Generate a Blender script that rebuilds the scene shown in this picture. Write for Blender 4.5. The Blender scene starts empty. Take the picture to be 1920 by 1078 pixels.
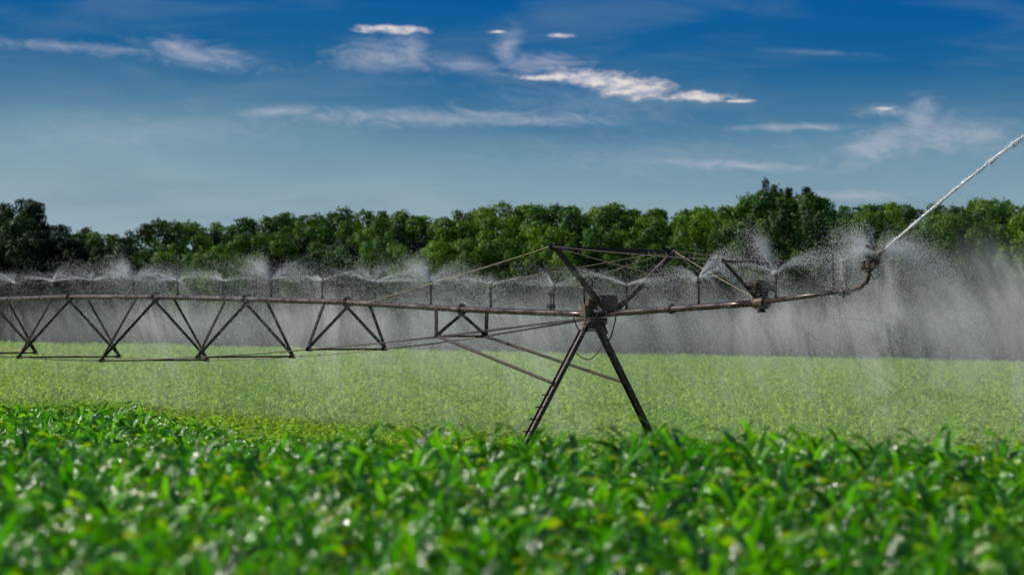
import bpy, math, random, bmesh
import numpy as np
from mathutils import Vector, Matrix
rng=np.random.default_rng(7); random.seed(7)
sc=bpy.context.scene
COL=sc.collection
CAMZ=4.2
FPX=6840.0

# ---------------------------------------------------------------- helpers
def mesh_np(name,verts,faces,mat=None,smooth=False,attrs=None):
    verts=np.asarray(verts,dtype=np.float32); faces=np.asarray(faces,dtype=np.int32)
    me=bpy.data.meshes.new(name)
    nv=len(verts); nf,k=faces.shape
    me.vertices.add(nv); me.vertices.foreach_set("co",verts.ravel())
    me.loops.add(nf*k); me.loops.foreach_set("vertex_index",faces.ravel())
    me.polygons.add(nf)
    me.polygons.foreach_set("loop_start",np.arange(0,nf*k,k,dtype=np.int32))
    me.polygons.foreach_set("loop_total",np.full(nf,k,dtype=np.int32))
    if attrs:
        for an,av in attrs.items():
            a=me.attributes.new(an,'FLOAT','POINT'); a.data.foreach_set("value",np.asarray(av,dtype=np.float32))
    me.update(calc_edges=True); me.validate()
    if smooth: me.polygons.foreach_set("use_smooth",np.ones(len(me.polygons),dtype=bool))
    if mat: me.materials.append(mat)
    return me
def add(name,me,parent=None,label=None,category=None,group=None,kind=None,matrix=None):
    ob=bpy.data.objects.new(name,me); COL.objects.link(ob)
    if matrix is not None: ob.matrix_world=matrix
    if parent is not None: ob.parent=parent
    if label: ob["label"]=label
    if category: ob["category"]=category
    if group: ob["group"]=group
    if kind: ob["kind"]=kind
    return ob
class NT:
    def __init__(s,tree): s.t=tree; s.t.nodes.clear()
    def n(s,typ,**kw):
        nd=s.t.nodes.new(typ)
        ins=kw.pop('ins',{})
        for k,v in kw.items(): setattr(nd,k,v)
        for k,v in ins.items(): s.set(nd.inputs[k],v)
        return nd
    def set(s,inp,v):
        if isinstance(v,bpy.types.NodeSocket): s.t.links.new(v,inp)
        elif isinstance(v,bpy.types.Node): s.t.links.new(v.outputs[0],inp)
        else:
            if inp.type=='RGBA' and len(v)==3: v=(*v,1)
            inp.default_value=v
    def m(s,op,a,b=None,c=None,clamp=False):
        nd=s.t.nodes.new('ShaderNodeMath'); nd.operation=op; nd.use_clamp=clamp
        s.set(nd.inputs[0],a)
        if b is not None: s.set(nd.inputs[1],b)
        if c is not None: s.set(nd.inputs[2],c)
        return nd.outputs[0]
    def mix(s,f,a,b):
        nd=s.t.nodes.new('ShaderNodeMix'); nd.data_type='RGBA'
        s.set(nd.inputs[0],f); s.set(nd.inputs[6],a); s.set(nd.inputs[7],b)
        return nd.outputs[2]
    def mr(s,v,a,b,c=0.,d=1.,smooth=True):
        nd=s.t.nodes.new('ShaderNodeMapRange'); nd.interpolation_type='SMOOTHSTEP' if smooth else 'LINEAR'
        for i,x in enumerate((v,a,b,c,d)): s.set(nd.inputs[i],x)
        return nd.outputs[0]
    def ramp(s,f,stops):
        nd=s.t.nodes.new('ShaderNodeValToRGB'); cr=nd.color_ramp
        while len(cr.elements)<len(stops): cr.elements.new(.5)
        for e,(p,c) in zip(cr.elements,stops): e.position=p; e.color=(*c,1)
        s.set(nd.inputs[0],f); return nd.outputs[0]
    def noise(s,vec,scale,detail=4,rough=.55,dist=0.):
        nd=s.n('ShaderNodeTexNoise',ins={'Scale':scale,'Detail':detail,'Roughness':rough,'Distortion':dist})
        if vec is not None: s.set(nd.inputs['Vector'],vec)
        return nd.outputs[0]
def newmat(name):
    m=bpy.data.materials.new(name); m.use_nodes=True; return m,NT(m.node_tree)
def lin(r,g,b):
    f=lambda c:(c/255/12.92 if c/255<=.04045 else ((c/255+.055)/1.055)**2.4)
    return (f(r),f(g),f(b))

# ---------------------------------------------------------------- materials
def leaf_material(name,cols,tipcol,rough,trans,spec=.5,transcol=None,scale=1.5,tipamt=.6,bump=0.):
    m,N=newmat(name)
    oi=N.n('ShaderNodeObjectInfo'); geo=N.n('ShaderNodeNewGeometry')
    a=N.n('ShaderNodeAttribute',attribute_name='rnd'); t=N.n('ShaderNodeAttribute',attribute_name='tip')
    nz=N.noise(geo.outputs['Position'],scale,3)
    f=N.m('ADD',N.m('MULTIPLY',a.outputs['Fac'],.55),N.m('MULTIPLY',nz,.45))
    f=N.m('ADD',f,N.m('MULTIPLY',N.m('SUBTRACT',oi.outputs['Random'],.5),.45),clamp=True)
    c=N.ramp(f,[(.15,cols[0]),(.5,cols[1]),(.85,cols[2])])
    tf=N.m('MULTIPLY',N.mr(t.outputs['Fac'],.6,1.),N.m('MULTIPLY',N.mr(a.outputs['Fac'],.55,.95),tipamt))
    c=N.mix(tf,c,tipcol)
    p=N.n('ShaderNodeBsdfPrincipled',ins={'Base Color':c,'Roughness':rough,'Specular IOR Level':spec})
    if bump>0:
        bn=N.noise(geo.outputs['Position'],26,2,.5)
        bb=N.n('ShaderNodeBump',ins={'Strength':bump,'Distance':.03,'Height':bn}); N.set(p.inputs['Normal'],bb.outputs[0])
    tc=N.n('ShaderNodeMixRGB',blend_type='MULTIPLY',ins={0:1.,1:c,2:(*(transcol or (1.7,1.7,.4)),1)})
    tr=N.n('ShaderNodeBsdfTranslucent',ins={'Color':tc.outputs[0]})
    mx=N.n('ShaderNodeMixShader',ins={0:trans,1:p.outputs[0],2:tr.outputs[0]})
    N.n('ShaderNodeOutputMaterial',ins={'Surface':mx.outputs[0]})
    return m
M_corn=leaf_material("corn_leaf_wet",[(.012,.085,.002),(.042,.23,.003),(.12,.40,.005)],(.50,.36,.03),.20,.42,spec=1.0,bump=.9,tipamt=.45,transcol=(1.9,1.8,.3))
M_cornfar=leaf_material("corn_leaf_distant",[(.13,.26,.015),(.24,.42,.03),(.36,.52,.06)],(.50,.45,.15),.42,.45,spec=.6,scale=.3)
M_tree=leaf_material("tree_foliage",[(.014,.050,.005),(.045,.125,.009),(.13,.24,.014)],(.10,.16,.02),.55,.30,spec=.3,scale=.22,tipamt=.3,transcol=(1.8,1.8,.4))
M_treeshade=leaf_material("tree_foliage_painted_shade",[(.006,.020,.006),(.014,.038,.009),(.032,.068,.015)],(.06,.10,.02),.55,.2,spec=.3,scale=.25,tipamt=.3)  # leaf colours darkened to paint in the shade on the left-edge trees
M_under=leaf_material("undergrowth_foliage_painted_shade",[(.003,.009,.005),(.006,.014,.008),(.010,.022,.010)],(.02,.03,.01),.7,.1,spec=.1,scale=.4)  # near-black leaf colours paint in the shade under the canopy

def bark():
    m,N=newmat("bark"); g=N.n('ShaderNodeNewGeometry')
    nz=N.noise(g.outputs['Position'],6,5)
    c=N.ramp(nz,[(.3,(.012,.009,.007)),(.7,(.035,.027,.02))])
    p=N.n('ShaderNodeBsdfPrincipled',ins={'Base Color':c,'Roughness':.9})
    N.n('ShaderNodeOutputMaterial',ins={'Surface':p.outputs[0]}); return m
M_bark=bark()
def steel(name,c0,c1,met,rough,scale=14):
    m,N=newmat(name); g=N.n('ShaderNodeTexCoord')
    nz=N.noise(g.outputs['Object'],scale,5,.65); n2=N.noise(g.outputs['Object'],2.2,3)
    f=N.m('ADD',N.m('MULTIPLY',nz,.6),N.m('MULTIPLY',n2,.4))
    c=N.ramp(f,[(.38,c0),(.62,c1)])
    r=N.mr(nz,.3,.7,rough-.12,rough+.15)
    b=N.n('ShaderNodeBump',ins={'Strength':.2,'Distance':.008,'Height':nz})
    p=N.n('ShaderNodeBsdfPrincipled',ins={'Base Color':c,'Roughness':r,'Metallic':met,'Normal':b.outputs[0]})
    N.n('ShaderNodeOutputMaterial',ins={'Surface':p.outputs[0]}); return m
M_pipe=steel("weathered_pipe",(.030,.012,.011),(.060,.030,.027),.3,.30,1.6)
M_truss=steel("weathered_truss_steel",(.018,.010,.008),(.048,.030,.023),.25,.5)
M_leg=steel("dark_tower_steel",(.024,.012,.012),(.05,.028,.026),.2,.5)
M_cable=steel("galvanised_cable",(.15,.12,.07),(.34,.28,.17),.3,.4)
M_darkcable=steel("rusty_rod",(.025,.016,.013),(.06,.04,.035),.3,.5)
M_grey=steel("grey_painted_casing",(.09,.09,.095),(.17,.17,.175),.1,.5)
M_box=steel("brown_gear_casing",(.045,.03,.02),(.11,.08,.055),.2,.5)
M_black=steel("black_plastic",(.012,.012,.012),(.025,.025,.025),0,.4)
M_rust=steel("rusty_bronze",(.022,.012,.008),(.07,.038,.022),.4,.45)
M_rubber=steel("tyre_rubber",(.015,.015,.015),(.04,.035,.03),0,.8)

def water():
    m,N=newmat("spray_water")
    d=N.n('ShaderNodeBsdfDiffuse',ins={'Color':(.90,.93,1,1)}); t=N.n('ShaderNodeBsdfTranslucent',ins={'Color':(.92,.95,1,1)})
    x=N.n('ShaderNodeMixShader',ins={0:.5,1:d.outputs[0],2:t.outputs[0]})
    gl=N.n('ShaderNodeBsdfGlossy',ins={'Color':(.93,.96,1,1),'Roughness':.5})
    x2=N.n('ShaderNodeMixShader',ins={0:.3,1:x.outputs[0],2:gl.outputs[0]})
    N.n('ShaderNodeOutputMaterial',ins={'Surface':x2.outputs[0]}); return m
M_water=water()

# ---------------------------------------------------------------- terrain
def sstep(x,a,b):
    t=np.clip((x-a)/(b-a),0,1); return t*t*(3-2*t)
def ground(x,y):
    x=np.asarray(x,float); y=np.asarray(y,float)
    a=x/np.maximum(y,1.)
    w=sstep(-a,.03,.12)*sstep(y,35,50)
    gr=np.interp(y,[-50,24,39,46,72,92,130,260,400,700],[1.78,1.80,1.87,1.10,.20,-.05,.08,1.15,1.7,2.2])
    gl=np.interp(y,[-50,24,39,45,53,66,74,92,130,260,400,700],[1.78,1.80,1.84,1.40,1.25,1.56,1.3,.45,.35,1.15,1.7,2.2])
    g=gr*(1-w)+gl*w
    g=g-np.clip(x,-45,45)*.019*sstep(y,150,260)
    g=g+.06*np.sin(x*.35+1)*np.sin(y*.21)+.04*np.sin(x*.9+y*.5)
    return g
xs=np.unique(np.concatenate([np.linspace(-110,110,221),[-3000,-1500,-700,-350,-200,-150,150,200,350,700,1500,3000]]))
ys=np.unique(np.concatenate([np.linspace(-10,420,431),[-200,-60,500,700,1200,2500,4000]]))
XX,YY=np.meshgrid(xs,ys); ZZ=ground(XX,YY)
V=np.stack([XX.ravel(),YY.ravel(),ZZ.ravel()],1)
nx,ny=len(xs),len(ys)
i,j=np.meshgrid(np.arange(nx-1),np.arange(ny-1)); b=(j*nx+i).ravel()
F=np.stack([b,b+1,b+1+nx,b+nx],1)
m,N=newmat("crop_soil"); g=N.n('ShaderNodeNewGeometry')
n1=N.noise(g.outputs['Position'],1.2,6,.6); n2=N.noise(g.outputs['Position'],14,4,.6)
c=N.ramp(n1,[(.35,(.012,.020,.006)),(.55,(.022,.035,.010)),(.7,(.03,.03,.015))])
bp=N.n('ShaderNodeBump',ins={'Strength':.8,'Distance':.08,'Height':n2})
p=N.n('ShaderNodeBsdfPrincipled',ins={'Base Color':c,'Roughness':.9,'Normal':bp.outputs[0]})
N.n('ShaderNodeOutputMaterial',ins={'Surface':p.outputs[0]})
add("ground",mesh_np("ground",V,F,m,True),kind="structure",label="gently rolling crop field soil",category="ground")

# ---------------------------------------------------------------- corn
def corn_mesh(name,seed,nleaf,seg,H,mat,wide=1.,three=True,llen=1.):
    r=np.random.default_rng(seed)
    vs=[];fs=[];tip=[];rn=[]
    ns=6
    for k,z in enumerate((0,H*.35,H*.62)):
        rad=.014*(1-.35*k/2)
        for q in range(ns):
            a=2*math.pi*q/ns; vs.append((rad*math.cos(a),rad*math.sin(a),z)); tip.append(0); rn.append(.5)
    for k in range(2):
        for q in range(ns):
            fs.append((k*ns+q,k*ns+(q+1)%ns,(k+1)*ns+(q+1)%ns,(k+1)*ns+q))
    phi0=r.uniform(0,6.28)
    for l in range(nleaf):
        f=l/(nleaf-1)
        z0=H*(.15+.55*f); phi=phi0+l*math.pi+r.normal(0,.55)+ (l//2)*.7
        L=H*(.50+.12*math.sin(math.pi*f))*r.uniform(.65,1.2)*llen
        W=.036*wide*(.8+.5*math.sin(math.pi*min(f+.15,1)))*r.uniform(.8,1.2)
        th=math.radians(r.uniform(20,50)*(1-.45*f)+4); bend=math.radians(r.uniform(50,135)*(1-.28*f))
        rr=0.;z=z0; rv=r.uniform(); base=len(vs); tw=r.normal(0,.9)
        for s_ in range(seg+1):
            s=s_/seg
            ang=th+bend*s**1.6
            if s_>0: rr+=math.sin(ang)*L/seg; z+=math.cos(ang)*L/seg
            w=W*(.35+.65*math.sin(math.pi*min(.5,s*1.4)) if s<.36 else math.cos((s-.36)/.64*math.pi/2)**.8) if s<1 else .002
            sw=tw*s; cx,cy=math.cos(phi),math.sin(phi)
            px,py=-math.sin(phi),math.cos(phi)
            wave=.014*math.sin(s*9+l)
            off=(-1,0,1) if three else (-1,1)
            for o in off:
                dz=(abs(o)*w*.35)+o*w*math.sin(sw)+wave*o
                ww=w*math.cos(sw)*o
                vs.append((cx*rr+px*ww,cy*rr+py*ww,z+dz)); tip.append(s); rn.append(rv)
        k=len(off)
        for s_ in range(seg):
            for o in range(k-1):
                b0=base+s_*k+o
                fs.append((b0,b0+1,b0+k+1,b0+k))
    return mesh_np(name,vs,fs,mat,True,{'tip':tip,'rnd':rn})
near=[corn_mesh("corn_plant",s,13,6,1.07*h,M_corn,1.02,True,.82) for s,h in ((1,1.),(2,.86),(3,1.08),(4,.96),(5,1.12),(6,.76))]
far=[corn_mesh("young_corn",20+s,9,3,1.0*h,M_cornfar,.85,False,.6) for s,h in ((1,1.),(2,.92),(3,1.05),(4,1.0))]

def scatter(y0,y1,dens,hw=.150,marg=1.2):
    n=int(dens*(y1-y0)*(2*(hw*y1+marg)))
    x=rng.uniform(-1,1,n)*(hw*y1+marg); y=rng.uniform(y0,y1,n)
    k=np.abs(x)<hw*y+marg
    t=-.53*(x-2.13)+.848*(y-94)
    k&=~((np.abs(t-.25)<.75)&(y>70))
    return x[k],y[k]
x,y=scatter(13.5,50,9.4)
o=np.argsort(y); x=x[o];y=y[o]
vis=np.where((y>17.9)&(np.abs(x)<.138*y))[0][:300]
z=ground(x,y)
for q in vis:
    sc_=random.uniform(.78,1.12)
    M=Matrix.Translation((x[q],y[q],z[q]-.01))@Matrix.Rotation(random.uniform(0,6.28),4,'Z')@Matrix.Rotation(random.gauss(0,.09),4,'X')@Matrix.Scale(sc_,4)
    add("corn_plant",near[random.randrange(6)],label="young green corn plant with wet arching leaves in dense crop",category="corn plant",group="corn plants at the near edge of the field",matrix=M)
mask=np.ones(len(x),bool); mask[vis]=False
protos_near=[o for o in COL.objects if o.name.startswith("corn_plant")]
pn=[]
for me in near:
    for o in protos_near:
        if o.data==me: pn.append(o); break

def stuff_instances(name,x,y,protos,smin,smax,label,cat):
    P=np.stack([x,y,ground(x,y)-.01],1).astype(np.float32)
    me=bpy.data.meshes.new(name); me.vertices.add(len(P)); me.vertices.foreach_set("co",P.ravel()); me.update()
    ob=add(name,me,label=label,category=cat,kind="stuff")
    ng=bpy.data.node_groups.new(name,'GeometryNodeTree')
    ng.interface.new_socket("Geometry",in_out='INPUT',socket_type='NodeSocketGeometry')
    ng.interface.new_socket("Geometry",in_out='OUTPUT',socket_type='NodeSocketGeometry')
    gi=ng.nodes.new('NodeGroupInput'); go=ng.nodes.new('NodeGroupOutput')
    iop=ng.nodes.new('GeometryNodeInstanceOnPoints'); jn=ng.nodes.new('GeometryNodeJoinGeometry')
    for pr in protos:
        oi=ng.nodes.new('GeometryNodeObjectInfo'); oi.transform_space='ORIGINAL'
        oi.inputs['Object'].default_value=pr; oi.inputs['As Instance'].default_value=True
        ng.links.new(oi.outputs['Geometry'],jn.inputs[0])
    ng.links.new(gi.outputs[0],iop.inputs['Points']); ng.links.new(jn.outputs[0],iop.inputs['Instance'])
    iop.inputs['Pick Instance'].default_value=True
    rv=ng.nodes.new('FunctionNodeRandomValue'); rv.data_type='FLOAT_VECTOR'
    rv.inputs[0].default_value=(-.12,-.12,0); rv.inputs[1].default_value=(.12,.12,6.283)
    ng.links.new(rv.outputs[0],iop.inputs['Rotation'])
    rs=ng.nodes.new('FunctionNodeRandomValue'); rs.data_type='FLOAT'
    rs.inputs[2].default_value=smin; rs.inputs[3].default_value=smax; rs.inputs['Seed'].default_value=5
    ng.links.new(rs.outputs[1],iop.inputs['Scale'])
    ng.links.new(iop.outputs[0],go.inputs[0])
    md=ob.modifiers.new("scatter",'NODES'); md.node_group=ng
    return ob
xa,ya=scatter(50,82,9,.155,3)
stuff_instances("corn_crop",np.concatenate([x[mask],xa]),np.concatenate([y[mask],ya]),pn,.78,1.15,"dense young corn crop with wet glossy leaves","corn crop")
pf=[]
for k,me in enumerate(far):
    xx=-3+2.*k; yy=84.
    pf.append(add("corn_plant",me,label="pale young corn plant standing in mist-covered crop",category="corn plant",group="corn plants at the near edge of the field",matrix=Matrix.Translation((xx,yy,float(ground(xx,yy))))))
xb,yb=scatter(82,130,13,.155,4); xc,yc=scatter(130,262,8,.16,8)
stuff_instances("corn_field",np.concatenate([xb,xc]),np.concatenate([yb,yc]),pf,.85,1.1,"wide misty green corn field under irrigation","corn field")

# ---------------------------------------------------------------- trees
def leaves_on(centers,radii,nper,size,r,flat=.8,up=.25):
    P=[];Nn=[];R=[]
    for c,rad in zip(centers,radii):
        n=int(nper*(rad**2))
        d=r.normal(size=(n,3)); d[:,2]+=up; d/=np.linalg.norm(d,axis=1)[:,None]
        bump=1+.18*np.sin(d[:,0]*5+c[0]*3)*np.sin(d[:,1]*5+c[1]*2)+.12*np.sin(d[:,2]*9+c[2])
        rr=rad*bump*(r.uniform(.72,1.10,n)+(r.uniform(0,1,n)>.93)*r.uniform(0,.25,n))
        p=np.array(c)+d*rr[:,None]*np.array([1,1,flat])
        P.append(p);Nn.append(d);R.append(np.full(n,r.uniform())*.6+r.uniform(0,.4,n))
    P=np.concatenate(P);Nn=np.concatenate(Nn);R=np.concatenate(R); n=len(P)
    nn=Nn+r.normal(0,.40,(n,3)); nn/=np.linalg.norm(nn,axis=1)[:,None]
    t=np.cross(nn,r.normal(size=(n,3))); t/=np.linalg.norm(t,axis=1)[:,None]; b=np.cross(nn,t)
    s=(r.uniform(size[0],size[1],n))[:,None]
    v=np.stack([P+t*s,P+b*s*.6+nn*s*.15,P-t*s,P-b*s*.6+nn*s*.15],1).reshape(-1,3)
    f=np.arange(n*4).reshape(-1,4)
    return v,f,np.repeat(R,4)
def tube_np(pts,rads,ns=7,cap=True):
    pts=[Vector(p) for p in pts]; vs=[];fs=[]
    ref=None
    for k,p in enumerate(pts):
        d=(pts[min(k+1,len(pts)-1)]-pts[max(k-1,0)]).normalized()
        if ref is None: ref=Vector((0,0,1)) if abs(d.z)<.9 else Vector((1,0,0))
        a=d.cross(ref).normalized(); b=d.cross(a).normalized()
        for q in range(ns):
            an=2*math.pi*(q+.5)/ns; vs.append(tuple(p+(a*math.cos(an)+b*math.sin(an))*rads[k]))
    for k in range(len(pts)-1):
        for q in range(ns): fs.append((k*ns+q,k*ns+(q+1)%ns,(k+1)*ns+(q+1)%ns,(k+1)*ns+q))
    if cap:
        fs.append(tuple(range(ns-1,-1,-1))); fs.append(tuple((len(pts)-1)*ns+q for q in range(ns)))
    return vs,fs
class MB:
    def __init__(s): s.v=[];s.f=[]
    def addg(s,vs,fs):
        b=len(s.v); s.v+= [tuple(v) for v in vs]; s.f+=[tuple(b+i for i in f) for f in fs]
    def tube(s,pts,r,ns=8,cap=True):
        if not hasattr(r,'__len__'): r=[r]*len(pts)
        s.addg(*tube_np(pts,r,ns,cap))
    def box(s,c,e1,e2,e3,bev=.0):
        c=Vector(c); bm=bmesh.new()
        bmesh.ops.create_cube(bm,size=2)
        e1,e2,e3=Vector(e1),Vector(e2),Vector(e3)
        for v in bm.verts: v.co=c+e1*v.co.x+e2*v.co.y+e3*v.co.z
        if bev>0: bmesh.ops.bevel(bm,geom=list(bm.edges),offset=bev,segments=2,affect='EDGES')
        bm.verts.index_update()
        s.addg([v.co[:] for v in bm.verts],[[v.index for v in f.verts] for f in bm.faces]); bm.free()
    def angle(s,p0,p1,w,t,inward):
        p0,p1=Vector(p0),Vector(p1); d=(p1-p0).normalized(); a=Vector(inward); a=(a-d*a.dot(d)).normalized(); b=d.cross(a)
        L=(p1-p0)/2; c=(p0+p1)/2
        s.box(c+a*w/2,L,a*w/2,b*t/2); s.box(c+b*(w/2+t/2),L,b*w/2,a*t/2)
    def mesh(s,name,mat,smooth=False):
        me=bpy.data.meshes.new(name); me.from_pydata(s.v,[],s.f); me.update(); me.materials.append(mat)
        if smooth:
            for p in me.polygons: p.use_smooth=len(p.vertices)==4
        return me
tree_protos=[]
NTP=11
for k in range(NTP):
    r=np.random.default_rng(100+k)
    Hh=10.; Rx=r.uniform(3.0,4.4); nl=64
    zb=1.8; asym=r.uniform(-.8,.8,2); peak=r.uniform(4.6,6.8)
    cs=[];rs=[]
    for q in range(nl):
        zt=r.uniform(0,1)**.8
        zc=zb+zt*(Hh-zb-.6)
        rad_here=Rx*math.sqrt(max(.06,1-((zc-peak)/(10.4-peak))**2)) if zc>peak else Rx*(.85+.15*(zc-zb)/(peak-zb))
        a=r.uniform(0,6.283); rr=rad_here*math.sqrt(r.uniform(.2,1.05))
        cs.append((rr*math.cos(a)+asym[0]*zt,rr*math.sin(a)+asym[1]*zt,zc)); rs.append(r.uniform(.5,1.35)*(1-.38*zt))
    v,f,R=leaves_on(cs,rs,640,(.065,.135),r)
    crown=mesh_np("crown",v,f,M_treeshade if k>=8 else M_tree,False,{'rnd':R,'tip':np.zeros(len(R))})
    mb=MB(); 
    mb.tube([(0,0,-.3),(.08,.05,2),(.0,.15,4.5),(.1,.1,7.5)],[.28,.2,.15,.05],8)
    for q in range(9):
        a=r.uniform(0,6.28); z0=r.uniform(2.4,6); l=r.uniform(1.6,2.8)
        mb.tube([(0,0.1,z0),(math.cos(a)*l*.5,math.sin(a)*l*.5,z0+l*.45),(math.cos(a)*l,math.sin(a)*l,z0+l*.75)],[.09,.06,.025],6)
    tree_protos.append((crown,mb.mesh("trunk",M_bark,True)))
cpx=[-400,-150,0,40,60,110,135,190,215,260,330,395,408,430,470,560,630,700,740,765,830,900,960,1040,1120,1180,1300,1372,1410,1450,1500,1530,1570,1640,1720,1760,1840,1920,2100,2400]
cpy=[395,380,368,374,398,410,440,440,424,418,408,416,438,428,402,390,396,388,398,410,400,390,381,388,378,381,386,386,372,338,340,370,382,381,378,390,376,370,372,380]
def place_tree(px,Y,dtop,wsc):
    X=(px-960)/FPX*Y
    top=CAMZ+(600-(np.interp(px,cpx,cpy)+dtop-6))*Y/FPX
    g=float(ground(X,Y)); s=(top-g)/10.0
    k=random.randrange(8,NTP) if (px<135 or (px<220 and random.random()<.5)) else (random.randrange(8) if random.random()<.9 else random.randrange(8,NTP))  # left-edge trees get the shade-darkened leaves, a few others at random
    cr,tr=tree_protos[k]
    M=Matrix.Translation((X,Y,g))@Matrix.Rotation(random.uniform(0,6.28),4,'Z')@Matrix.Diagonal((wsc*(.6+.4*s),wsc*(.6+.4*s),s,1))
    e=add("tree",None,label=("leafy tree with shade put into its leaf colour in the woodland edge behind the field" if k>=8 else "sunlit leafy deciduous tree in the woodland edge behind the field"),category="tree",group="trees of the woodland edge",matrix=M)
    for nm,me in (("crown",cr),("trunk",tr)):
        o=bpy.data.objects.new(nm,me); COL.objects.link(o); o.parent=e
for row,(Y0,dt,step,ws) in enumerate(((266,46,82,.76),(271,16,70,.82),(278,2,56,.84))):
    px=-220+row*37
    while px<2130:
        extra=14 if 1380<px<1560 and row>0 else 0
        place_tree(px+random.uniform(-14,14),Y0+random.uniform(-2.5,2.5),dt+extra+random.uniform(-10,18)*(1 if row<2 else .45),ws*random.uniform(.8,1.15))
        px+=step*random.uniform(.8,1.2)
for px,dt,w in ((1456,-4,.42),(1420,12,.4),(1498,2,.42),(1528,8,.36),(30,0,.6),(1480,26,.6)):
    place_tree(px,276,dt,w)
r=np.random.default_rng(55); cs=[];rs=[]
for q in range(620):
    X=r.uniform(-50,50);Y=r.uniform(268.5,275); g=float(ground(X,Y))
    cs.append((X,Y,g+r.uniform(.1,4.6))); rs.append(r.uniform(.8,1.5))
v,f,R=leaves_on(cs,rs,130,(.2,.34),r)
add("undergrowth",mesh_np("undergrowth",v,f,M_under,False,{'rnd':R,'tip':np.zeros(len(R))}),kind="stuff",label="undergrowth beneath the woodland canopy with shade put into its leaf colour",category="undergrowth")

# ---------------------------------------------------------------- irrigator
EC,ES=.53,.848
def M3(t,n,z): return Vector((2.13-EC*t+ES*n,94+ES*t+EC*n,z))
PT=[-10.6,-7.14,0,6.63,12.99,19.2,25.35,31.67,38.,44.3,50.6]
PZ=[4.88,4.61,4.34,4.49,4.71,4.83,4.93,4.96,4.90,4.75,4.45]
def pz(t): return float(np.interp(t,PT,PZ))
root=add("irrigation_machine",None,label="long rusty brown centre pivot irrigation machine spraying a corn field",category="irrigation machine",matrix=Matrix.Translation(M3(0,0,0)))
RI=root.matrix_world.inverted()
def part(name,mb_or_me,mat=None,parent=None,smooth=False,label=None):
    me=mb_or_me.mesh(name,mat,smooth) if isinstance(mb_or_me,MB) else mb_or_me
    ob=bpy.data.objects.new(name,me); COL.objects.link(ob)
    ob.parent=parent or root
    ob.matrix_parent_inverse=RI
    if label: ob["label"]=label
    return ob
mb=MB(); R0=.084
tt=list(np.arange(0,50.7,1.1)); mb.tube([M3(t,0,pz(t)) for t in tt],R0,16)
tt=list(np.linspace(-.05,-7.0,8)); mb.tube([M3(t,0,pz(t)) for t in tt],.084,16)
mb.tube([M3(-7.0,0,pz(-7.0)),M3(-10.6,0,pz(-10.6))],.060,14)
for t in PT[3:]+[-3.5,-7.05,-10.5]:
    d=(M3(t+.1,0,pz(t+.1))-M3(t-.1,0,pz(t-.1))).normalized(); c=M3(t,0,pz(t))
    mb.tube([c-d*.022,c+d*.022],.125 if t>-7.2 else .10,14)
part("water_pipe",mb,M_pipe,smooth=True)
DH=[.73,1.35,1.74,2.0,1.98,1.84,1.3]; WH=[.745,1.24,1.59,1.84,1.80,1.65,1.2]
B={}
for q,(t,h,w) in enumerate(zip(PT[3:10],DH,WH)):
    for s in (-1,1): B[(q,s)]=M3(t,s*w,pz(t)-h)
    mb=MB()
    for s in (-1,1):
        sg=-s
        A1=M3(t+sg*1.12,s*.08,pz(t+sg*1.12)-.07); A2=M3(t-sg*.38,s*.08,pz(t-sg*.38)-.07)
        mb.angle(A1,B[(q,s)],.084,.014,(0,0,1)); mb.angle(A2,B[(q,s)],.084,.014,(0,0,1))
        mb.box(B[(q,s)],(.10,0,0),(0,.05,0),(0,0,.05),.01)
        for A in (A1,A2): mb.box(A+Vector((0,0,.02)),(.06,0,0),(0,.06,0),(0,0,.03),.01)
    mb.tube([B[(q,-1)],B[(q,1)]],.028,6)
    c=M3(t,0,pz(t)); mb.tube([c+Vector((EC,-ES,0))*.02+Vector((ES,EC,0))*(.15*math.cos(a))+Vector((0,0,.15*math.sin(a))) for a in np.linspace(0,2*math.pi,17)],.017,6,False)
    part("truss_brace",mb,M_truss)
for s in (-1,1):
    mb=MB(); pts=[B[(q,s)] for q in range(6,-1,-1)]
    pts=[M3(50.6,s*.3,4.3)]+pts
    for a,b_ in zip(pts[:-1],pts[1:]):
        sag=Vector((0,0,-.03)); mb.tube([a,(a+b_)/2+sag,b_],.018,6,False)
    part("truss_rod",mb,M_cable if s>0 else M_darkcable,smooth=True)
tw=bpy.data.objects.new("tower",None); COL.objects.link(tw); tw.parent=root; tw.matrix_parent_inverse=Matrix.Identity(4)
tl=.25
legb={}
for s in (-1,1):
    mb=MB()
    top=M3(tl-.1,s*.10,4.2); bot=M3(tl,s*2.42,.35)
    legb[s]=(top,bot)
    d=(bot-top); mid=(top+bot)/2; dn=d.normalized(); side=Vector((-EC,ES,0)); out=dn.cross(side).normalized()
    mb.box(mid,d/2,side*.10,out*.008); mb.box(mid+side*.10,d/2,out*.055,side*.007); mb.box(mid-side*.10,d/2,out*.055,side*.007)
    mb.box(bot,dn*.14,side*.13,out*.05,.01)
    mb.box(top+dn*.15,dn*.16,side*.12,out*.065,.01)
    if s==-1:
        for f_ in (.42,.50,.58,.66,.74,.82,.90):
            p_=top+d*f_; mb.tube([p_-out*.02,p_-out*.02-Vector((ES,EC,0))*.21],.018,6); mb.tube([p_-out*.02,p_-out*.02+Vector((ES,EC,0))*.1],.018,6)
    part("leg",mb,M_leg,parent=tw)
mb=MB()
mb.box(M3(tl,0,.42),Vector((ES,EC,0))*2.62,Vector((-EC,ES,0))*.09,(0,0,.07),.01)
part("base_beam",mb,M_leg,parent=tw)
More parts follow.
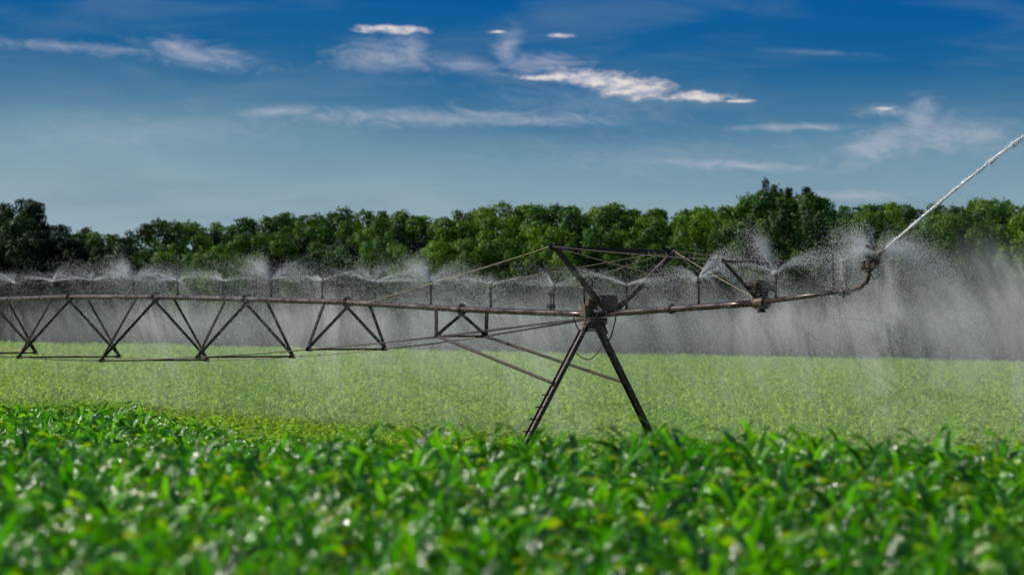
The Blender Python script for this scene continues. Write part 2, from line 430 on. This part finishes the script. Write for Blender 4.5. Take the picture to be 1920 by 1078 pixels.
for s in (-1,1):
    wc=M3(tl,s*2.68,.0); wc.z=.45
    ax=Vector((-EC,ES,0)); rd=Vector((ES,EC,0))
    vs=[];fs=[];n1,n2=32,10
    for a in range(n1):
        ca=2*math.pi*a/n1; dr=rd*math.cos(ca)+Vector((0,0,1))*math.sin(ca)
        for b_ in range(n2):
            cb=2*math.pi*b_/n2; lug=1.12 if (a%2==0 and abs(math.sin(cb))<.8 and math.cos(cb)>0) else 1
            vs.append(tuple(wc+dr*(.36+.13*math.cos(cb)*lug)+ax*.15*math.sin(cb)))
    for a in range(n1):
        for b_ in range(n2): fs.append((a*n2+b_,((a+1)%n1)*n2+b_,((a+1)%n1)*n2+(b_+1)%n2,a*n2+(b_+1)%n2))
    mbt=MB(); mbt.addg(vs,fs)
    part("wheel",mbt,M_rubber,parent=tw)
    mr=MB(); mr.tube([wc-ax*.05,wc+ax*.05],.26,20); mr.tube([wc-ax*.12,wc+ax*.12],.07,12)
    part("rim",mr,M_leg,parent=tw)
for s in (-1,1):
    top,bot=legb[s]; d=bot-top; f_=(4.2-2.56)/(4.2-.35)
    mb=MB(); mb.tube([B[(0,s)],top+d*f_],.042,8)
    mb.box(top+d*f_,(.06,0,0),(0,.05,0),(0,0,.06),.01)
    part("strut",mb,M_truss if s>0 else M_leg,smooth=False)
mb=MB()
for s in (-1,1):
    a=B[(1,s)]; b_=M3(.35,s*.12,4.22); mb.tube([a,(a+b_)/2-Vector((0,0,.06)),b_],.014,6,False)
    mb.tube([B[(0,s)],M3(.35,s*.12,4.25)],.012,6,False)
part("support_rod",mb,M_darkcable)
TM=-.7
tops={-1:M3(TM,-1.77,6.07),1:M3(TM,1.97,6.0)}
mb=MB()
for s in (-1,1):
    mb.angle(M3(TM+.1,s*.1,4.4),tops[s],.11,.05,(EC,-ES,0))
dv=(tops[1]-tops[-1]).normalized()
mb.angle(tops[-1]-dv*.06,tops[1]+dv*.06,.09,.016,(0,0,-1))
for s in (-1,1): mb.box(tops[s],(.07,0,0),(0,.04,0),(0,0,.05),.01)
part("overhang_mast",mb,M_truss)
TS=-7.14; st={-1:M3(TS,-1.06,5.63),1:M3(TS,.88,5.6)}
mb=MB()
for s in (-1,1): mb.angle(M3(TS,s*.06,4.7),st[s],.06,.03,(EC,-ES,0))
mb.angle(st[-1],st[1],.06,.012,(0,0,-1))
part("overhang_mast",mb,M_truss)
def cable(a,b_,r,mat,sag=.03):
    mb=MB(); pts=[]
    for k in range(9):
        f_=k/8; p_=Vector(a).lerp(Vector(b_),f_); p_.z-=sag*4*f_*(1-f_); pts.append(p_)
    mb.tube(pts,r,6,False); part("stay_cable",mb,mat,smooth=True)
P=lambda t,s=0,dz=0:M3(t,s,pz(t)+dz)
cable(tops[-1],P(11.6,-.1,.05),.013,M_cable); cable(tops[1],P(11.6,.1,.05),.010,M_darkcable)
cable(tops[-1],P(-7.0,-.1,.1),.010,M_darkcable); cable(tops[1],P(-7.0,.1,.1),.013,M_cable)
cable(tops[1],P(-6.2,.1,.05),.010,M_darkcable); cable(tops[-1],st[-1],.009,M_darkcable); cable(tops[1],st[1],.009,M_darkcable)
cable(st[1],P(-10.0,.05,.05),.010,M_darkcable); cable(st[-1],P(-10.0,-.05,.05),.010,M_darkcable)
cable(tops[-1],tops[1]-Vector((0,0,.12)),.007,M_darkcable,.02)
for s in(-1,1): cable(tops[s],P(5.2,s*.1,.05),.009,M_darkcable)
up=Vector((0,0,1)); al=Vector((EC,-ES,0)); pe=Vector((ES,EC,0))
mb=MB(); mb.box(M3(-.45,.02,4.62),al*.27,pe*.25,up*.17,.03); mb.box(M3(-.45,.02,4.815),al*.20,pe*.28,up*.025,.01)
mb.box(M3(-.1,-.3,4.44),al*.13,pe*.13,up*.16,.02); mb.tube([M3(-.25,-.22,4.66),M3(-.25,-.40,4.66)],.09,12)
mb.tube([M3(-.35,.2,4.6),M3(-.35,.42,4.55),M3(-.35,.46,4.3)],.03,8)
part("drive_box",mb,M_box)
mb=MB()
mb.box(M3(.0,0,4.2),al*.30,pe*.2,up*.06,.01); mb.box(M3(.1,.0,4.05),al*.12,pe*.25,up*.08,.02)
mb.tube([M3(.3,-.15,4.15),M3(.1,-.2,3.92),M3(-.2,0,3.95),M3(-.3,.2,4.15)],.026,8)
mb.tube([M3(-.15,.1,4.2),M3(-.35,.12,3.86)],.06,8); mb.tube([M3(.25,-.1,4.2),M3(.3,-.1,3.92)],.05,8)
mb.tube([M3(-.2,-.32,4.34),M3(-.2,.34,4.34)],.06,10)
part("pivot_bracket",mb,M_rust)
mb=MB()
hp=[M3(.1,-.25,4.4),M3(.1,-.25,5.15)]+[M3(.1,-.25+.12*(1-math.cos(a)),5.2+.12*math.sin(a)) for a in np.linspace(0,math.pi,8)]+[M3(.1,-.01,5.05)]
mb.tube(hp,.026,8); part("hook_pipe",mb,M_rust,smooth=True)
def arc(a,b_,drop,n=14):
    a,b_=Vector(a),Vector(b_); return [a.lerp(b_,k/n)-up*drop*math.sin(math.pi*k/n) for k in range(n+1)]
mb=MB()
mb.tube(arc(M3(-.4,.45,4.55),M3(-.1,.1,4.05),.62),.019,6); mb.tube(arc(M3(.1,-.5,3.35),M3(.1,.35,3.6),.28),.014,6)
mb.tube(arc(M3(-.2,-.3,4.5),M3(.2,-.55,4.35),.5),.017,6); mb.tube(arc(M3(.1,.1,4.1),M3(.2,.6,3.6),.1),.017,6)
part("hose",mb,M_black,smooth=True)
mb=MB(); t=2.1
mb.tube([P(t,0,.05),P(t,0,.62)],.022,8); mb.box(P(t,0,.17),al*.09,pe*.09,up*.06,.01); mb.box(P(t,0,.52),al*.045,pe*.045,up*.08,.01)
part("pressure_valve",mb,M_black)
mb=MB()
mb.box(M3(-7.3,0,5.0),al*.22,pe*.29,up*.11,.02); mb.box(M3(-7.3,0,5.13),al*.16,pe*.22,up*.02,.005)
mb.box(M3(-7.3,0,4.84),al*.13,pe*.13,up*.08,.02)
mb.tube([M3(-7.15,-.0,4.6),M3(-7.5,.0,4.62)],.16,14); mb.tube([M3(-7.3,0,4.55),M3(-7.3,0,4.38)],.11,12)
part("booster_pump",mb,M_rust)
spx=[28,98,173,250,333,418,508,604,703,808,920,1038,1175,1310,1455]
heads=[]
for px in spx:
    a=(px-960)/FPX; t=(2.13-94*a)/(EC+ES*a)
    h=.50 if t<9 else (.42 if t<18 else .34)
    b0=P(t,0,.08 if t>-7 else .05); tp=b0+up*h
    mb=MB(); mb.tube([b0,b0+up*.06],.04,8); mb.tube([b0,tp],.029,8)
    mb.tube([tp,tp+up*.03,tp+up*.05],[.03,.055,.055],10)
    for a_ in (0,2.1,4.2): mb.tube([tp+up*.04+Vector((math.cos(a_),math.sin(a_),0))*.04,tp+up*.13+Vector((math.cos(a_),math.sin(a_),0))*.035],.008,5)
    mb.tube([tp+up*.12,tp+up*.15],[.055,.03],10)
    part("sprinkler",mb,M_black); heads.append(tp+up*.12)
gun=bpy.data.objects.new("end_gun",None); COL.objects.link(gun); gun.parent=root
def G(T,n,z): return M3(-T,n,z)
mb=MB(); mb.tube([G(10.55,0,4.88),G(10.9,0,4.90),G(11.25,0,4.98),G(11.5,0,5.14),G(11.54,0,5.40)],[.056,.058,.056,.052,.05],12)
for z_,T_ in ((5.04,11.37),(5.34,11.54)): mb.tube([G(T_,0,z_-.025),G(T_,0,z_+.025)],.095,12)
mb.box(G(10.6,0,4.86),al*.1,pe*.12,up*.09,.02); mb.tube([G(10.6,-.02,4.9),G(10.6,-.02,4.72)],.03,8)
part("elbow",mb,M_rust,parent=gun,smooth=True)
mb=MB(); c=G(10.78,-.10,0); mb.tube([c+up*5.10,c+up*5.12,c+up*5.16,c+up*5.58,c+up*5.62,c+up*5.64],[.10,.15,.15,.15,.135,.09],18)
mb.tube([c+up*5.44,c+up*5.46],.158,18); mb.tube([c+up*4.9,c+up*5.12],.04,8)
part("canister",mb,M_grey,parent=gun)
mb=MB(); mb.tube([G(10.42,-.20,4.88),G(10.42,-.20,5.76)],.024,8); mb.tube([G(10.42,-.20,5.70),G(10.42,-.20,5.78)],.035,8); mb.tube([G(10.42,-.20,4.90),G(10.5,0,4.87)],.02,6); part("rod",mb,M_truss,parent=gun)
gd=(al*.89+up*.47).normalized(); g0=G(11.56,0,5.52)
mb=MB(); mb.tube([g0-up*.12,g0+up*.08],[.10,.09],12); mb.tube([g0+up*.03,g0+gd*.25,g0+gd*.62],[.08,.06,.035],12)
mb.tube([g0+gd*.58,g0+gd*.66],[.05,.045],12)
mb.box(g0+gd*.42+up*.14,gd*.15,pe*.08,up*.05,.01); mb.box(g0+gd*.05+up*.20,gd*.08,pe*.13,up*.08,.01); mb.tube([g0+up*.05,g0+up*.28],.04,8)
mb.tube([g0+gd*.05+up*.27,g0+gd*.45+up*.24,g0+gd*.68+up*.12],[.022,.022,.028],6)
mb.box(g0-gd*.18+up*.02,gd*.08,pe*.11,up*.09,.02); mb.box(g0+gd*.2-up*.14,gd*.1,pe*.05,up*.07,.01)
mb.tube([g0+up*.31+pe*.16-gd*.05,g0+up*.34-pe*.17+gd*.1],.04,8)
mb.box(g0+pe*.20+up*.05,gd*.06,pe*.06,up*.11,.01)
part("nozzle",mb,M_rust,parent=gun)
mb=MB(); mb.tube([g0+pe*.08,g0+pe*.24-up*.1,g0+pe*.28-up*.30,g0+pe*.12-up*.40,g0-up*.2],.014,6); part("hose",mb,M_black,parent=gun,smooth=True)

# ---------------------------------------------------------------- water
def droplets(P,S):
    P=np.asarray(P);n=len(P); S=np.asarray(S)[:,None,None]
    base=np.array([[1,1,1],[1,-1,-1],[-1,1,-1],[-1,-1,1]],float)/1.73
    v=(P[:,None,:]+base[None]*S).reshape(-1,3)
    b=np.arange(n)[:,None]*4
    f=np.concatenate([b+np.array([[0,1,2]]),b+np.array([[0,3,1]]),b+np.array([[0,2,3]]),b+np.array([[1,3,2]])],0)
    return v,f
def ballistic(o,v0,k,t,wind=1.8):
    g=9.81; e=(1-np.exp(-k*t))/k; dr=t-e   # air drag carries fine drops along with the breeze
    x=o[0]+v0[:,0]*e+wind*dr; y=o[1]+v0[:,1]*e+.4*wind*dr
    z=o[2]+(v0[:,2]+g/k)*e-g*t/k
    return np.stack([x,y,z],1)
def spray(o,n,nst,v,el,seed,plume=None,size=1.,T=1.4,vr=.25,sd=6):
    r=np.random.default_rng(seed); Ps=[];Ss=[]
    az=r.uniform(0,6.283,nst); els=np.radians(r.normal(el,sd,nst)); sp=r.uniform(.5,1.2,nst)*v
    st_=r.choice(nst,n,p=(lambda q:q/q.sum())(r.uniform(.1,1,nst)**2))
    A=az[st_]+r.normal(0,.06,n); E=els[st_]+r.normal(0,.03,n); U=sp[st_]*r.uniform(1-vr*.4,1.05,n)
    v0=np.stack([np.cos(E)*np.cos(A)*U,np.cos(E)*np.sin(A)*U,np.sin(E)*U],1)
    k=r.uniform(.25,2.4,n); t=r.uniform(0,1,n)**1.05*T
    p=ballistic(o,v0,k,t)+r.normal(0,1,(n,3))*(.012+.15*t[:,None]**1.5)
    Ps.append(p); Ss.append(r.uniform(.0028,.007,n)*size*(1-.3*t/T))
    if plume:
        for (a,e,u,m_,wd) in plume:
            A=a+r.normal(0,wd,m_);E=e+r.normal(0,wd*.8,m_);U=u*r.uniform(.6,1.05,m_)
            v0=np.stack([np.cos(E)*np.cos(A)*U,np.cos(E)*np.sin(A)*U,np.sin(E)*U],1)
            k=r.uniform(.4,2.8,m_); t=r.uniform(0,1,m_)**1.3*1.1
            Ps.append(ballistic(o,v0,k,t)+r.normal(0,1,(m_,3))*(.006+.06*t[:,None])); Ss.append(r.uniform(.0032,.008,m_))
    P=np.concatenate(Ps);S=np.concatenate(Ss)
    keep=P[:,2]>ground(P[:,0],P[:,1])+.9
    return P[keep],S[keep]
for q,o in enumerate(heads):
    pl=[]
    rr=random.Random(q*7+3)
    for a in (rr.uniform(-.8,.8),math.pi+rr.uniform(-.8,.8),rr.uniform(0,6.28)):
        pl.append((a,math.radians(rr.uniform(8,26)),rr.uniform(6,11),rr.randint(700,2600),rr.uniform(.02,.06)))
    px=spx[q]
    if px in (250,508,808): pl+= [(math.pi-.2,math.radians(58),5.0,8500,.2),(2.6,math.radians(40),6,4500,.14),(.3,math.radians(48),4.8,4500,.18)]
    if px in (98,703): pl+=[(rr.uniform(0,6.28),math.radians(45),5,3000,.2)]
    if px==1310: pl+= [(.15,math.radians(62),5.0,7000,.09),(math.pi,math.radians(40),4,2200,.1),(.3,math.radians(35),6,3000,.08)]
    if px==1455: pl+= [(math.pi,math.radians(66),5.8,9000,.10),(0,math.radians(42),5.2,5200,.09)]
    Pp,S=spray(o,8500,rr.randint(7,16),rr.uniform(7.5,10.5),rr.uniform(11,20),300+q,pl,sd=7)
    v,f=droplets(Pp,S)
    add("water_spray",mesh_np("water_spray",v,f,M_water),label="fine white fan of water droplets thrown by a sprinkler",category="water spray",group="water sprays along the irrigation pipe")
g1=g0+gd*.66
hd=Vector((al.x,al.y,0))
sl=.528
def jetp(h): return g1+hd*h+up*(sl*h-9.81*h*h/(2*27**2*.81))
r=np.random.default_rng(9)
vs=[];fs=[]; NS=8; K=420
for k in range(K):
    h=18*(k/(K-1)); p_=jetp(h); d=(jetp(h+.05)-p_).normalized(); a=d.cross(up).normalized(); b_=d.cross(a)
    R=.020-.0004*h
    p_=p_+b_*.008*math.sin(h*4.3)*min(1,h*.4)
    for s_ in range(NS):
        an=2*math.pi*s_/NS; rr=R*(1+.45*r.normal()*min(1,h))
        q_=p_+(a*math.cos(an)+b_*math.sin(an))*abs(rr); vs.append(q_[:])
for k in range(K-1):
    for s_ in range(NS): fs.append((k*NS+s_,k*NS+(s_+1)%NS,(k+1)*NS+(s_+1)%NS,(k+1)*NS+s_))
nj=46000
hh=r.uniform(0,18,nj)
hh=hh+.08*np.sin(hh*9.0)+.04*np.sin(hh*23.)
base=np.array([jetp(max(h,0))[:] for h in hh])
lump=.85+.25*np.sin(hh*7.3)+.2*np.sin(hh*17.1+1)
base+=r.normal(0,1,(nj,3))*((.010+.0028*hh)*np.clip(lump,.35,1.6))[:,None]*np.where(r.uniform(size=nj)>.90,2.4,1.)[:,None]
base[:,2]-=np.abs(r.normal(0,1,nj))*.003*hh
v,f=droplets(base,r.uniform(.005,.011,nj))
f4=np.concatenate([np.array(fs)[:,[0,1,2]],np.array(fs)[:,[0,2,3]]])
jet=mesh_np("water_jet",np.concatenate([np.array(vs),v]),np.concatenate([f4,f+len(vs)]),M_water,False)
add("water_jet",jet,label="strong white water jet shot upward by the end gun",category="water jet")
o2=np.array(g1-gd*.4)
P1,S1=spray(o2,30000,50,4.9,38,77,[(a_,math.radians(e_),u_,9000,.17) for a_,e_,u_ in ((2.7,54,5.4),(-.2,42,4.6),(.1,24,4.8),(math.pi,30,4.2))],.95,1.5,.4,10)
n=12000; hh=r.uniform(0,1,n)**2.6*4.6; st0=np.array([jetp(h)[:] for h in hh]); fall=r.uniform(0,1,n)**1.3
st0[:,2]-=fall*(st0[:,2]-1.2); st0+=r.normal(0,1,(n,3))*(.08+.35*fall)[:,None]
P2=st0; S2=r.uniform(.003,.006,n)
kp=P2[:,2]>1.1
v2,f2=droplets(np.concatenate([P1,P2[kp]]),np.concatenate([S1,S2[kp]]))
add("water_spray",mesh_np("water_spray",v2,f2,M_water),label="cloud of loose droplets drifting off the end gun jet",category="water spray",group="water sprays along the irrigation pipe")

# fine mist: wavy veils of sub-millimetre drops hanging below and behind the pipe
m,N=newmat("water_mist"); tc=N.n('ShaderNodeTexCoord')
sx=N.n('ShaderNodeSeparateXYZ',ins={0:tc.outputs['Object']}); X_,Y_,Z_=sx.outputs
sl_=N.n('ShaderNodeCombineXYZ',ins={0:N.m('ADD',X_,N.m('MULTIPLY',Z_,.55)),1:Y_,2:N.m('MULTIPLY',Z_,.5)})
n1=N.noise(sl_.outputs[0],.6,7,.66,.8)
n2=N.noise(tc.outputs['Object'],.3,3)
nn=N.m('MULTIPLY',N.mr(n1,.32,.70,.35,1.7),N.mr(n2,.3,.7,.65,1.35))
topz=N.m('ADD',5.2,N.mr(X_,5.,10.0,0.,1.15)); topz=N.m('ADD',topz,N.m('MULTIPLY',N.m('SUBTRACT',n1,.5),1.8))
topz=N.m('SUBTRACT',topz,N.mr(X_,9.5,14.6,0.,3.2))
dz=N.m('SUBTRACT',Z_,topz)
fz=N.mr(dz,-1.2,.3,1.,0.)
band=N.m('ADD',1.,N.m('MULTIPLY',N.m('MULTIPLY',N.mr(dz,-2.4,-1.0),N.mr(dz,-1.0,0.,1.,0.)),.7))
fb=N.mr(Z_,.9,3.8,.52,1.)
fx=N.m('MULTIPLY',N.mr(X_,8.6,14.8,1.,0.),N.mr(X_,-52,-46))
edge=N.m('ADD',N.mr(X_,4.5,8.5,1,2.1),N.mr(X_,-6,0,0,-.15))
d=N.m('MULTIPLY',N.m('MULTIPLY',N.m('MULTIPLY',fz,fb),N.m('MULTIPLY',fx,edge)),nn)
d=N.m('MULTIPLY',d,band)
d=N.m('MULTIPLY',d,.070,clamp=True)
df=N.n('ShaderNodeBsdfDiffuse',ins={'Color':(.89,.91,.96,1)}); tl_=N.n('ShaderNodeBsdfTranslucent',ins={'Color':(.89,.91,.96,1)})
wx=N.n('ShaderNodeMixShader',ins={0:.5,1:df.outputs[0],2:tl_.outputs[0]})
tp_=N.n('ShaderNodeBsdfTransparent')
fx_=N.n('ShaderNodeMixShader',ins={0:d,1:tp_.outputs[0],2:wx.outputs[0]})
N.n('ShaderNodeOutputMaterial',ins={'Surface':fx_.outputs[0]})
vs=[];fs=[]
for q,yy in enumerate((3.3,4.9,6.8,9.0)):
    us=np.linspace(-52,14.8,120); b0=len(vs)
    for kz in range(14):
        for u in us:
            zt=6.0+float(sstep(np.array(u),5,10))*.9-float(sstep(np.array(u),9.8,14.8))*3.0
            zz=.8+(zt-.8)*kz/13
            vs.append((u,yy+.5*math.sin(u*.5+q*2)+.25*math.sin(zz*.9+q+u*.2),zz))
    for a in range(13):
        for c_ in range(119): fs.append((b0+a*120+c_,b0+a*120+c_+1,b0+(a+1)*120+c_+1,b0+(a+1)*120+c_))
Mx=Matrix.Translation(M3(0,0,0))@Matrix.Rotation(math.atan2(-ES,EC),4,'Z')
add("water_mist",mesh_np("water_mist",vs,fs,m,True),kind="stuff",label="pale drifting mist of irrigation water over the crop",category="mist",matrix=Mx)

# ---------------------------------------------------------------- sun + sky
S=Vector((-.80,.16,.50)).normalized()
sun=bpy.data.lights.new("sun",'SUN'); sun.energy=5; sun.angle=math.radians(.5); sun.color=(1,.94,.80)
so=bpy.data.objects.new("sun",sun); COL.objects.link(so); so.rotation_euler=S.to_track_quat('Z','Y').to_euler()
w=bpy.data.worlds.new("World"); sc.world=w; w.use_nodes=True; N=NT(w.node_tree)
sky=N.n('ShaderNodeTexSky',sky_type='NISHITA',sun_disc=False); sky.sun_elevation=math.asin(S.z); sky.sun_rotation=math.atan2(S.x,S.y)
tc=N.n('ShaderNodeTexCoord'); sp=N.n('ShaderNodeSeparateXYZ',ins={0:tc.outputs['Generated']})
az=N.m('MULTIPLY',N.m('ARCTAN2',sp.outputs[0],sp.outputs[1]),57.2958); el=N.m('MULTIPLY',N.m('ARCSINE',sp.outputs[2]),57.2958)
cv=N.n('ShaderNodeCombineXYZ',ins={0:az,1:N.m('MULTIPLY',el,3.)})
big=N.noise(cv.outputs[0],.16,3,.5)
el2=N.m('ADD',el,N.m('MULTIPLY',N.m('SUBTRACT',big,.5),1.2))
el2=N.m('SUBTRACT',el2,N.m('MULTIPLY',N.mr(az,-8,3,1,0),.5))
g=N.ramp(N.m('DIVIDE',el2,6.),[(.10,lin(154,176,184)),(.28,lin(140,167,179)),(.40,lin(112,149,170)),(.51,lin(70,121,157)),(.65,lin(27,98,150)),(.85,lin(3,88,153))])
cvh=N.n('ShaderNodeCombineXYZ',ins={0:az,1:N.m('MULTIPLY',el,6.)})
hz=N.noise(cvh.outputs[0],.28,4,.55,.5)
g=N.mix(N.m('MULTIPLY',N.mr(hz,.42,.75),N.mr(el,1.2,4.2,.55,.28)),g,lin(118,146,164))
def field(lst):
    F=None
    for (px,py,wx,wy,rot) in lst:
        cx,cy=(px-960)/119.4,(600-py)/119.4; wx/=119.4; wy/=119.4
        dx=N.m('SUBTRACT',az,cx); dy=N.m('SUBTRACT',el,cy)
        c_,s_=math.cos(rot),math.sin(rot)
        ux=N.m('ADD',N.m('MULTIPLY',dx,c_/wx),N.m('MULTIPLY',dy,s_/wx)); uy=N.m('ADD',N.m('MULTIPLY',dx,-s_/wy),N.m('MULTIPLY',dy,c_/wy))
        d=N.m('SQRT',N.m('ADD',N.m('MULTIPLY',ux,ux),N.m('MULTIPLY',uy,uy)))
        v=N.m('SUBTRACT',1.,d)
        F=v if F is None else N.m('MAXIMUM',F,v)
    return F
crisp=field([(735,57,105,11,-.02),(935,61,24,5,0),(1047,68,36,6,0),(1030,146,110,9,0),(1140,152,165,24,-.08),(1190,168,110,26,-.05),(1310,182,90,15,-.05),(1385,191,50,4,0),(1650,206,34,5,0)])
cvn=N.n('ShaderNodeCombineXYZ',ins={0:az,1:N.m('MULTIPLY',el,2.5)})
nz=N.noise(cvn.outputs[0],3.2,9,.66)
ca=N.mr(N.m('ADD',crisp,N.m('MULTIPLY',N.m('SUBTRACT',nz,.5),1.8)),.08,.80)
soft=field([(370,105,160,30,-.12),(330,92,50,24,0),(130,92,200,16,-.06),(715,108,120,42,-.05),(770,95,40,50,.5),(870,122,90,22,-.1),(1010,120,110,24,0),(950,92,30,50,-.5),(520,210,100,13,0),(800,220,300,22,-.02),(1010,226,140,16,0),
  (1500,240,160,9,0),(1650,270,120,40,.35),(1720,235,50,70,-.2),(1660,212,70,16,0),(1790,255,150,44,0),(1400,312,160,12,-.05),(1610,368,110,14,0)])
soft2=field([(1545,102,130,7,-.05),(1250,300,420,60,0),(300,250,420,60,.03),(1080,200,260,60,-.1)])
cvs=N.n('ShaderNodeCombineXYZ',ins={0:N.m('ADD',az,N.m('MULTIPLY',el,.8)),1:N.m('MULTIPLY',el,2.6)})
ns=N.noise(cvs.outputs[0],1.5,8,.68,1.4)
nw=N.m('MULTIPLY',N.m('SUBTRACT',ns,.5),2.1)
sa=N.mr(N.m('ADD',soft,nw),-.15,1.5); sb=N.mr(N.m('ADD',soft2,nw),-.1,1.6)
g=N.mix(N.m('MULTIPLY',sb,.22),g,lin(186,194,206))
g=N.mix(N.m('MULTIPLY',sa,.58),g,lin(194,196,208))
ccol=N.mix(N.mr(N.noise(cvn.outputs[0],5,4),.35,.65),lin(176,180,196),lin(238,228,222))
g=N.mix(N.m('MULTIPLY',ca,.90),g,ccol)
b1=N.n('ShaderNodeBackground',ins={0:g,1:1.}); b2=N.n('ShaderNodeBackground',ins={0:sky.outputs[0],1:.085})
mx=N.n('ShaderNodeMixShader',ins={0:N.mr(el,8,16),1:b1.outputs[0],2:b2.outputs[0]})
N.n('ShaderNodeOutputWorld',ins={0:mx.outputs[0]})

# ---------------------------------------------------------------- camera
cam=bpy.data.cameras.new("camera"); co=bpy.data.objects.new("camera",cam); COL.objects.link(co)
co.location=(0,0,CAMZ); co.rotation_euler=(math.pi/2+math.atan(61/FPX),0,0)
cam.sensor_width=36; cam.lens=FPX/1920*36; cam.clip_start=.5; cam.clip_end=12000
cam.dof.use_dof=True; cam.dof.focus_distance=94; cam.dof.aperture_fstop=1.9
sc.camera=co
sc.view_settings.view_transform='Standard'; sc.view_settings.look='None'; sc.view_settings.exposure=0
